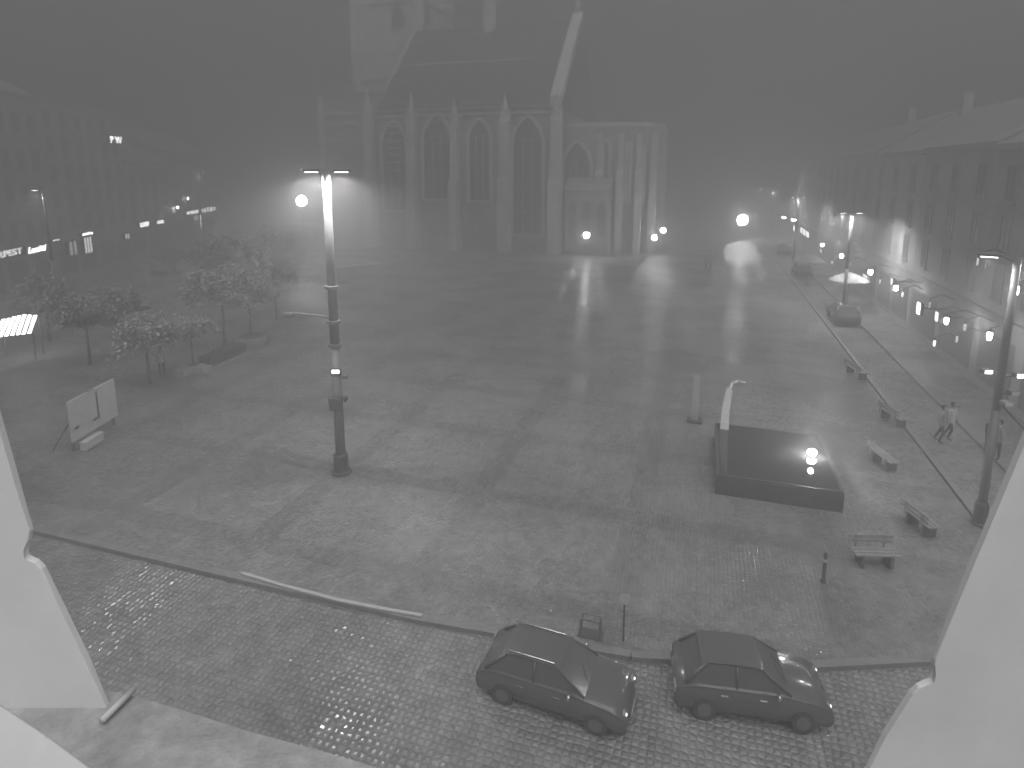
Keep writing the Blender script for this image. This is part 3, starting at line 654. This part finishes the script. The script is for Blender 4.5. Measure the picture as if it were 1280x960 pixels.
# glowing glass canopy at the far left
p = P(27, 448); t = thing('glass_canopy', 'glowing glass canopy with bright slanting panes at the far left edge', 'canopy', p, .35)
sc = p.y/760.0
b = MB(); zt = 2.75
for k in range(7):
    x0 = -1.0+k*.28; b.prism([(x0, -.9+.12*k*.5, 1.7), (x0+.19, -.9+.12*k*.5, 1.7), (x0+.19+.1, .5, zt-.05*abs(k-4)), (x0+.1, .5, zt-.05*abs(k-4))], (0, 0, .03))
b.build('pane', M['lit_sign'], t)
b = MB()
for k in range(8): x0 = -1.05+k*.28; b.tube((x0, -.92+.06*k, 1.7), (x0+.1, .5, zt-.05*abs(k-4)), .025, n=6)
b.tube((-1.1, -.92, 1.69), (1.0, -.5, 1.69), .03); b.tube((-1.0, .5, 2.6), (1.1, .5, 2.6), .03); b.build('glazing_bar', M['steel'], t)
for x, y in ((-1, -.9), (.95, -.52), (-.95, .5), (1.05, .5)): b = MB(); b.tube((x, y, 0), (x, y, 1.7 if y < 0 else 2.6), .04); b.build('leg', M['dsteel'], t)

# ------------------------------------------------------------------ fountain basin with gilded spout
cu, cv = 24.9, 3.1
t = thing('fountain', 'black granite fountain basin brimming with water', 'fountain', G(cu, cv), -A)
hw, hd, hh = 2.15, 2.5, .78
b = MB(); b.box((-hw, -hd, -.1), (hw, hd, hh-.06), .03); b.build('basin', M['granite'], t)
b = MB()
b.box((-hw+.02, -hd+.02, hh-.059), (-hw+.1, hd-.02, hh)); b.box((hw-.1, -hd+.02, hh-.059), (hw-.02, hd-.02, hh)); b.box((-hw+.101, -hd+.02, hh-.059), (hw-.101, -hd+.1, hh)); b.box((-hw+.101, hd-.1, hh-.059), (hw-.101, hd-.02, hh)); b.build('rim', M['granite'], t)
b = MB(); b.box((-hw+.102, -hd+.102, hh-.058), (hw-.102, hd-.102, hh-.012)); b.build('water', M['water'], t)
p = P(904, 556); t2 = thing('gilded_spout', 'tall slim pale gilded spout sculpture standing behind the black basin', 'sculpture', (p.x, p.y, 0), -A)
zt = at_depth(910, 484, p.y).z
b = MB(); b.prism([(-.2, -.12, 0), (.2, -.12, 0), (.16, -.12, zt*.6), (.24, -.12, zt-.1), (-.02, -.12, zt), (-.16, -.12, zt*.65)], (0, .26, 0))
bmesh.ops.bevel(b.bm, geom=list(b.bm.edges), offset=.03, segments=2, affect='EDGES'); b.build('shaft', M['gold'], t2)
b = MB(); b.path([(.1, 0, zt-.08), (.2, .0, zt+.22), (.42, -.05, zt+.36), (.75, -.1, zt+.33)], [.08, .06, .05, .035], 8); b.build('beak', M['gold'], t2, smooth=True)
b = MB(); b.box((-.45, -.35, 0), (.45, .35, .1), .02); b.build('plinth', M['granite'], t2)
p = P(868, 527); t3 = thing('granite_stele', 'faint slim stone stele left of the gilded spout', 'stele', (p.x, p.y, 0), -A)
b = MB(); zt = at_depth(876, 470, p.y).z; b.box((-.16, -.12, 0), (.16, .12, zt), .03); b.build('shaft', M['stone'], t3); b = MB(); b.box((-.35, -.3, 0), (.35, .3, .12), .02); b.build('plinth', M['granite'], t3)  # slim upright stands in for a faint ghost beside the spout
# glowing ball added as the reflection of a lamp glaring at the basin corner
p = P(1015, 568, .86); t4 = thing('basin_lamp', 'small glaring lamp on the far right corner of the fountain basin', 'lamp', G(*[UV(p)[0], UV(p)[1]], hh))
b = MB(); b.lathe([(.14, .0), (.14, .03), (.08, .05)], n=10); b.build('stem', M['dsteel'], t4)
b = MB(); b.ball((0, 0, .17), .15, (1.2, 1, .85)); b.build('bulb', M['lit'], t4, smooth=True)
point('basin_light', (0, 0, .6), 160, .1, t4)  # added light for the mirrored glare, no real lamp stands on the basin

# ------------------------------------------------------------------ benches
def bench(px, py, ang, L_, lab, seat=None):
    p = P(px, py); t = thing('bench', lab, 'bench', p, ang, 'benches on the square')
    b = MB()
    for k in range(3): b.box((-L_/2, -.24+k*.16, .42), (L_/2, -.11+k*.16, .47), .01)
    b.build('seat', M['wood'], t)
    for s in (-1, 1):
        b = MB(); b.box((s*(L_/2-.25)-.05, -.22, 0), (s*(L_/2-.25)+.05, .22, .417), .015); b.build('leg', M['bench_leg'], t)
    b = MB()
    for k in range(2): b.box((-L_/2, .27, .58+k*.15), (L_/2, .31, .69+k*.15), .01)
    for s in (-1, 1): b.box((s*(L_/2-.25)-.03, .311, .3), (s*(L_/2-.25)+.03, .345, .84))
    b.build('backrest', M['wood'], t)
    return t
bench(1092, 706, -.05, 1.35, 'bench nearest the camera, right of the fountain, its pale back edge catching light')
dgl = math.atan2(-.3, .954)
bench(1150, 662, PI/2+A*-1+.35, 1.3, 'bench between the nearest bench and the right mast, seen end on')
bench(1104, 582, PI/2-A+.35, 1.4, 'bench right of the fountain lamp, seen end on')
bench(1116, 528, PI/2-A+.35, 1.6, 'far bench behind the one beside the fountain lamp')
bench(1070, 470, PI/2-A+.3, 1.8, 'farthest bench near the bright wet patch')

# ------------------------------------------------------------------ cars
def car_parts(body_m):
    # side profile (x forward), local y across; total 4.3 x 1.76 x 1.46
    b = MB(); low = [(-2.12, .28), (-2.16, .62), (-2.05, .86), (-1.5, .94), (.75, .95), (1.7, .84), (2.1, .68), (2.15, .4), (2.05, .26)]
    secs = []
    for y, ins in ((-.88, .06), (-.84, .0), (.84, .0), (.88, .06)): secs.append([b.bm.verts.new((x*(1-ins*.25), y, z-(ins*.6 if z > .6 else -ins*.3))) for x, z in low])
    for a, c in zip(secs, secs[1:]):
        for i in range(len(low)): j = (i+1) % len(low); b.bm.faces.new((a[i], a[j], c[j], c[i]))
    b.bm.faces.new(secs[0]); b.bm.faces.new(list(reversed(secs[-1])))
    bmesh.ops.recalc_face_normals(b.bm, faces=b.bm.faces)
    bmesh.ops.bevel(b.bm, geom=list(b.bm.edges), offset=.035, segments=2, affect='EDGES')
    body = b.mesh('body', body_m, True)
    gl = MB(); base = [(-1.85, .92), (.95, .935)]; top = [(-1.35, 1.40), (.2, 1.42)]
    v = [gl.bm.verts.new(q) for q in ((-1.85, -.78, .9), (1.0, -.78, .92), (1.0, .78, .92), (-1.85, .78, .9), (-1.3, -.6, 1.40), (.22, -.6, 1.41), (.22, .6, 1.41), (-1.3, .6, 1.40))]
    for f in ((0, 1, 5, 4), (1, 2, 6, 5), (2, 3, 7, 6), (3, 0, 4, 7), (4, 5, 6, 7)): gl.bm.faces.new([v[i] for i in f])
    glass = gl.mesh('window', M['glass'])
    r = MB(); rt = []
    for y in (-.62, -.4, 0, .4, .62): rt.append([r.bm.verts.new((x, y, z+.035*(1-(y/.62)**2))) for x, z in ((-1.42, 1.37), (-1.2, 1.43), (-.5, 1.455), (.1, 1.44), (.28, 1.39))])
    for a, c in zip(rt, rt[1:]):
        for i in range(4): r.bm.faces.new((a[i], a[i+1], c[i+1], c[i]))
    for s in (-1, 1):
        r.path([(-1.88, s*.79, .93), (-1.3, s*.615, 1.41)], [.05, .045], 6); r.path([(1.0, s*.79, .93), (.24, s*.615, 1.41)], [.035, .035], 6); r.path([(-.45, s*.79, .93), (-.45, s*.615, 1.42)], [.035, .035], 6)
    roof = r.mesh('roof', body_m, True)
    ty = MB(); ty.tube((0, -.1, 0), (0, .1, 0), .31, n=20); tyre = ty.mesh('wheel', M['tyre'])
    ri = MB(); ri.tube((0, -.112, 0), (0, .112, 0), .19, n=14); rim = ri.mesh('rim', M['rim'])
    hl = MB(); hl.ball((0, 0, 0), .13, (.6, 1.3, .7)); head = hl.mesh('headlight', M['lampglass'], True)
    return dict(body=body, window=glass, roof=roof, wheel=tyre, rim=rim, headlight=head)
def car(parts, lab, loc, rz, group, full=True, lit=False):
    t = thing('parked_car', lab, 'car', loc, rz, group)
    if full: t.scale = (.82,)*3
    link('body', parts['body'], t); link('window', parts['window'], t); link('roof', parts['roof'], t)
    for x in (-1.32, 1.33):
        for y in (-.8, .8): w = link('wheel', parts['wheel'], t, (x, y, .31)); link('rim', parts['rim'], w)
    for y in (-.62, .62): link('headlight', parts['headlight'], t, (2.02, y, .64))
    if full:
        for y in (-.62, .62): b = MB(); b.ball((2.09, y, .66), .045, (.6, 1, .8), 6); b.build('parking_light', M['carlamp'], t, smooth=True)  # small emissive dots added to give bright glints on the headlamps
        for y in (-.66, .66):
            b = MB(); b.box((-2.17, y-.16, .62), (-2.1, y+.16, .8), .02); b.build('tail_light', M['lampglass'], t)
        for y in (-1, 1):
            b = MB(); b.ball((.62, y*.98, 1.0), .11, (.6, 1, .8)); b.build('mirror', M['chrome'], t, smooth=True)
            for hx in (-.9, .15): b = MB(); b.box((hx, y*.885-.012, .74), (hx+.2, y*.885+.012, .78), .004); b.build('door_handle', M['chrome'], t)
        for y in (-.56, .56):
            b = MB(); b.tube((-1.25, y, 1.5), (.1, y, 1.5), .018, n=6)
            for x in (-1.2, .05): b.tube((x, y, 1.5), (x, y, 1.42), .02, n=6)
            b.build('roof_rail', M['chrome'], t)
        b = MB(); b.box((2.12, -.4, .42), (2.17, .4, .56), .01); b.build('grille', M['dsteel'], t)
        b = MB(); b.box((2.171, -.24, .3), (2.185, .24, .4)); b.build('number_plate', M['panel'], t)
        b = MB()
        for k in (-1, 1): b.tube((.98, k*.2-.1, .97), (.72, k*.2+.3, 1.11), .012, n=5)
        b.build('wiper', M['dsteel'], t)
    return t
cp = {k: car_parts(M[k]) for k in ('paint_dark', 'paint_mid', 'paint_pale')}
gz = -.116
car(cp['paint_dark'], 'dark car parked at the kerb, left one of the two nearest cars', G(12.1, -2.72, gz), -A-.06, 'cars parked at the near kerb')
c2 = car(cp['paint_dark'], 'dark car parked at the kerb, right one of the two nearest cars', G(13.25, 1.5, gz), -A+.14, 'cars parked at the near kerb'); c2.scale = (.78, .8, .9)
for o in [q for q in c2.children if q.name.startswith('roof_rail')]: bpy.data.objects.remove(o)
# parked cars along the left street
spots = [(150, 306, 'm', 'far left parked car below the small dim lit box'), (192, 306, 'p', 'pale parked car below the two short glowing signs'), (216, 322, 'd', 'parked car on the wet street left of the tree edge'), (250, 308, 'd', 'parked car under the upright light strip'), (276, 310, 'p', 'parked car with a bright roof glint before the gabled houses'), (308, 305, 'm', 'parked car right of the one with the roof glint'), (330, 295, 'p', 'pale parked car before the right gabled house'), (345, 296, 'd', 'dark parked car left of the market canopy'), (356, 303, 'm', 'grey parked car below the market canopy'), (300, 296, 'd', 'dark parked car before the left gabled house'), (12, 396, 'm', 'grey parked car at the left edge above the glowing glass canopy'), (205, 341, 'm', 'parked car alone nearest on the left wet street'), (283, 298, 'm', 'grey parked car between the dark one and the light strip')]
for x, y, c, lab in spots:
    p = P(x, y); p.z = gz
    car(cp[{'d': 'paint_dark', 'm': 'paint_mid', 'p': 'paint_pale'}[c]], lab, p, frz+(.9 if x > 260 else .15), 'cars parked on the left street', False)
for x, y, c, lab in ((1046, 338, 'm', 'parked car beside the nearer cafe parasol'), (985, 312, 'd', 'far parked car on the right street below the lit shop window'), (1136, 395, 'd', 'parked car below the tall light strip on the right street')):
    u_, v_ = UV(P(x, y, .6)); car(cp[{'d': 'paint_dark', 'm': 'paint_mid'}[c]], lab, G(u_, min(v_, 11.2), gz), PI/2-A, 'cars parked on the right street', False)

# ------------------------------------------------------------------ people
def skin_mesh(vs, es, rs, sub=2):
    me = bpy.data.meshes.new('skin'); me.from_pydata(vs, es, []); o = bpy.data.objects.new('skin', me); COL.objects.link(o)
    md = o.modifiers.new('s', 'SKIN'); md.use_smooth_shade = True
    if not me.skin_vertices: 
        bpy.context.view_layer.objects.active = o
    for i, r in enumerate(rs): me.skin_vertices[0].data[i].radius = r if isinstance(r, tuple) else (r, r)
    me.skin_vertices[0].data[0].use_root = True
    sb = o.modifiers.new('u', 'SUBSURF'); sb.levels = sub; sb.render_levels = sub
    dg = bpy.context.evaluated_depsgraph_get(); dg.update()
    out = bpy.data.meshes.new_from_object(o.evaluated_get(dg)); bpy.data.objects.remove(o); return out
def figure(step):
    # 1.72 m standing or walking figure facing -y
    s = step
    V_ = [(0, 0, .93), (0, 0, 1.12), (0, 0, 1.34), (0, -.01, 1.46), (0, -.02, 1.54), (0, -.03, 1.64),
          (-.1, 0, .88), (-.11, -.12*s, .5), (-.11, -.05*s+.06*s, .08), (-.11, -.14-.02*s, .03),
          (.1, 0, .88), (.11, .1*s, .5), (.11, .3*s, .1), (.11, .3*s-.13, .03),
          (-.19, 0, 1.4), (-.25, .06*s, 1.13), (-.25, -.02+.0*s, .9), (-.245, -.04, .8),
          (.19, 0, 1.4), (.25, -.06*s, 1.13), (.25, -.1*s-.02, .9), (.245, -.12*s-.02, .8), (0, -.03, 1.71)]
    E_ = [(0, 1), (1, 2), (2, 3), (3, 4), (4, 5), (5, 22), (0, 6), (6, 7), (7, 8), (8, 9), (0, 10), (10, 11), (11, 12), (12, 13), (2, 14), (14, 15), (15, 16), (16, 17), (2, 18), (18, 19), (19, 20), (20, 21)]
    R_ = [(.15, .11), (.14, .1), (.16, .11), .07, .055, (.085, .1), .09, .065, .045, .04, .09, .065, .045, .04, .06, .045, .035, .035, .06, .045, .035, .035, .05]
    body = skin_mesh(V_, E_, R_)
    cl = [(0, 0, .72), (0, 0, .93), (0, 0, 1.15), (0, 0, 1.36), (0, 0, 1.45), (-.2, 0, 1.39), (-.26, .06*s, 1.13), (-.26, -.02, .9), (.2, 0, 1.39), (.26, -.06*s, 1.13), (.26, -.1*s-.02, .9)]
    ce = [(0, 1), (1, 2), (2, 3), (3, 4), (3, 5), (5, 6), (6, 7), (3, 8), (8, 9), (9, 10)]
    coat = skin_mesh(cl, ce, [(.22, .17), (.19, .15), (.175, .14), (.19, .13), .085, .085, .068, .055, .085, .068, .055])
    b = MB(); b.ball((0, -.005, 1.665), .115, (.92, 1.0, .98), 10)
    bmesh.ops.delete(b.bm, geom=[v for v in b.bm.verts if v.co.y < -.045 and v.co.z < 1.7], context='VERTS')
    hair = b.mesh('hair', M['hair'], True)
    f = MB(); f.ball((0, -.135, 1.635), .02, (.8, 1, 1.3), 6); nose = f.mesh('nose', M['skin'], True)
    return body, coat, hair, nose
figs = [figure(.15), figure(1.0)]
def person(p, lab, coat, k, rz, h=1.0, group='people strolling on the square'):
    body, cm, hair, nose = figs[k]
    t = thing('person', lab, 'person', p, rz, group); t.scale = (h,)*3
    bb = body.copy(); bb.materials.clear(); bb.materials.append(M['skin']); bb.materials.append(M['trousers'])
    for q in bb.polygons: q.material_index = 1 if q.center.z < .98 and abs(q.center.x) < .2 else 0
    link('body', bb, t); c = cm.copy(); c.materials.clear(); c.materials.append(M[coat]); link('coat', c, t); link('hair', hair, t); link('nose', nose, t)
    for o in t.children: o.data.polygons.foreach_set('use_smooth', [True]*len(o.data.polygons))
person(P(1175, 553), 'person in a grey jacket walking, left one of the pair right of the fountain', 'coat_grey', 1, .6)
person(P(1186, 549), 'person in a pale coat walking, right one of the pair right of the fountain', 'coat_pale', 1, .5)
person(P(1234, 571), 'person in a dark coat standing by the right mast', 'coat_dark', 0, 1.5)
person(P(1244, 574), 'person in a grey jacket standing by the right mast', 'coat_grey', 0, -1.6)
person(P(203, 469), 'person in a pale coat standing below the tall leafy tree', 'coat_pale', 0, .3)
person(P(882, 337), 'person in a grey jacket far out on the open square, left of two', 'coat_grey', 1, .2)
person(P(888, 337), 'person in a pale coat far out on the open square, right of two', 'coat_pale', 1, .3)
person(P(808, 318), 'person in a pale coat below the floodlight pair', 'coat_pale', 0, .3)

# ------------------------------------------------------------------ small things at the near kerb
p = P(737, 797); t = thing('bike_stand', 'low pale metal hoop stand at the kerb behind the left dark car', 'bike stand', p, -A)
b = MB()
for y in (0, .22): b.path([(-.26, y, 0), (-.24, y, .5), (.24, y, .5), (.26, y, 0)], [.022]*4, 8)
b.build('hoop', M['steel'], t); b = MB(); b.box((-.32, -.06, 0), (.32, .28, .03)); b.build('base', M['dsteel'], t)
p = P(779, 801); t = thing('sign_post', 'thin short signpost at the kerb between the two dark cars', 'signpost', p, -A)
b = MB(); zt = at_depth(785, 742, p.y).z; b.tube((0, 0, 0), (0, 0, zt), .025); b.build('post', M['dsteel'], t)
b = MB(); b.tube((0, -.03, zt-.14), (0, -.045, zt-.14), .15, n=20); b.build('disc', M['panel'], t)
p = P(1029, 727); t = thing('bollard', 'short dark bollard left of the nearest bench', 'bollard', p, 0)
b = MB(); b.lathe([(.08, 0), (.08, .05), (.055, .08), (.05, .8), (.065, .84), (.05, .93), (.01, .96)], n=12); b.build('post', M['dsteel'], t, smooth=True)
b = MB(); b.lathe([(.058, .66), (.058, .74)], n=12); b.build('band', M['panel'], t)

# ------------------------------------------------------------------ haze
hz_ = MB(); hz_.box((-330, -90, -1.15), (330, 420, 47.5)); ho = hz_.build('haze', None)
ho.data.materials.clear()
m = bpy.data.materials.new('fog air'); m.use_nodes = True; nt = m.node_tree; nt.nodes.remove(nt.nodes['Principled BSDF'])
pv = nd(nt, 'ShaderNodeVolumePrincipled'); pv.inputs['Color'].default_value = (.5, .5, .5, 1); pv.inputs['Density'].default_value = .0285; pv.inputs['Anisotropy'].default_value = .45
nt.links.new(pv.outputs[0], nt.nodes['Material Output'].inputs['Volume']); ho.data.materials.append(m); tag(ho, kind='stuff')

# ------------------------------------------------------------------ sky, sun, camera
w = bpy.data.worlds.new('World'); S.world = w; w.use_nodes = True; nt = w.node_tree
SUN_EL, SUN_AZ = math.radians(57), math.radians(168)
sky = nd(nt, 'ShaderNodeTexSky', sky_type='NISHITA'); sky.sun_disc = False; sky.sun_elevation = SUN_EL; sky.sun_rotation = SUN_AZ; sky.air_density = 2; sky.dust_density = 6
bw = nd(nt, 'ShaderNodeRGBToBW'); nt.links.new(sky.outputs[0], bw.inputs[0])
mp = nd(nt, 'ShaderNodeMapRange'); mp.clamp = False
for i, q in enumerate((0, 10, 1.6, 3.6)): mp.inputs[i+1].default_value = q
nt.links.new(bw.outputs[0], mp.inputs[0])
bg = nt.nodes['Background']; bg.inputs['Strength'].default_value = .03; nt.links.new(mp.outputs[0], bg.inputs['Color'])
sl = bpy.data.lights.new('sun', 'SUN'); sl.energy = 4.9; sl.angle = math.radians(70); so = bpy.data.objects.new('sun', sl); COL.objects.link(so)
dv = Vector((math.sin(SUN_AZ)*math.cos(SUN_EL), math.cos(SUN_AZ)*math.cos(SUN_EL), math.sin(SUN_EL)))
so.rotation_euler = dv.to_track_quat('Z', 'Y').to_euler()
cam = bpy.data.cameras.new('camera'); co = bpy.data.objects.new('camera', cam); COL.objects.link(co); S.camera = co
co.location = (0, 0, CH); co.rotation_euler = (PI/2-PIT, 0, 0)
cam.sensor_width = 36; cam.lens = F/1280*36; cam.shift_y = -(480-PY)/1280; cam.clip_start = .02; cam.clip_end = 3000
vs = S.view_settings; vs.view_transform = 'Standard'; vs.look = 'None'; vs.exposure = .34; vs.gamma = 1; vs.use_curve_mapping = False
S.render.engine = 'CYCLES'; cy = S.cycles
cy.use_denoising = True; cy.volume_bounces = 2; cy.max_bounces = 5; cy.diffuse_bounces = 2; cy.glossy_bounces = 2; cy.transmission_bounces = 2
cy.sample_clamp_indirect = 4; cy.caustics_reflective = False; cy.caustics_refractive = False
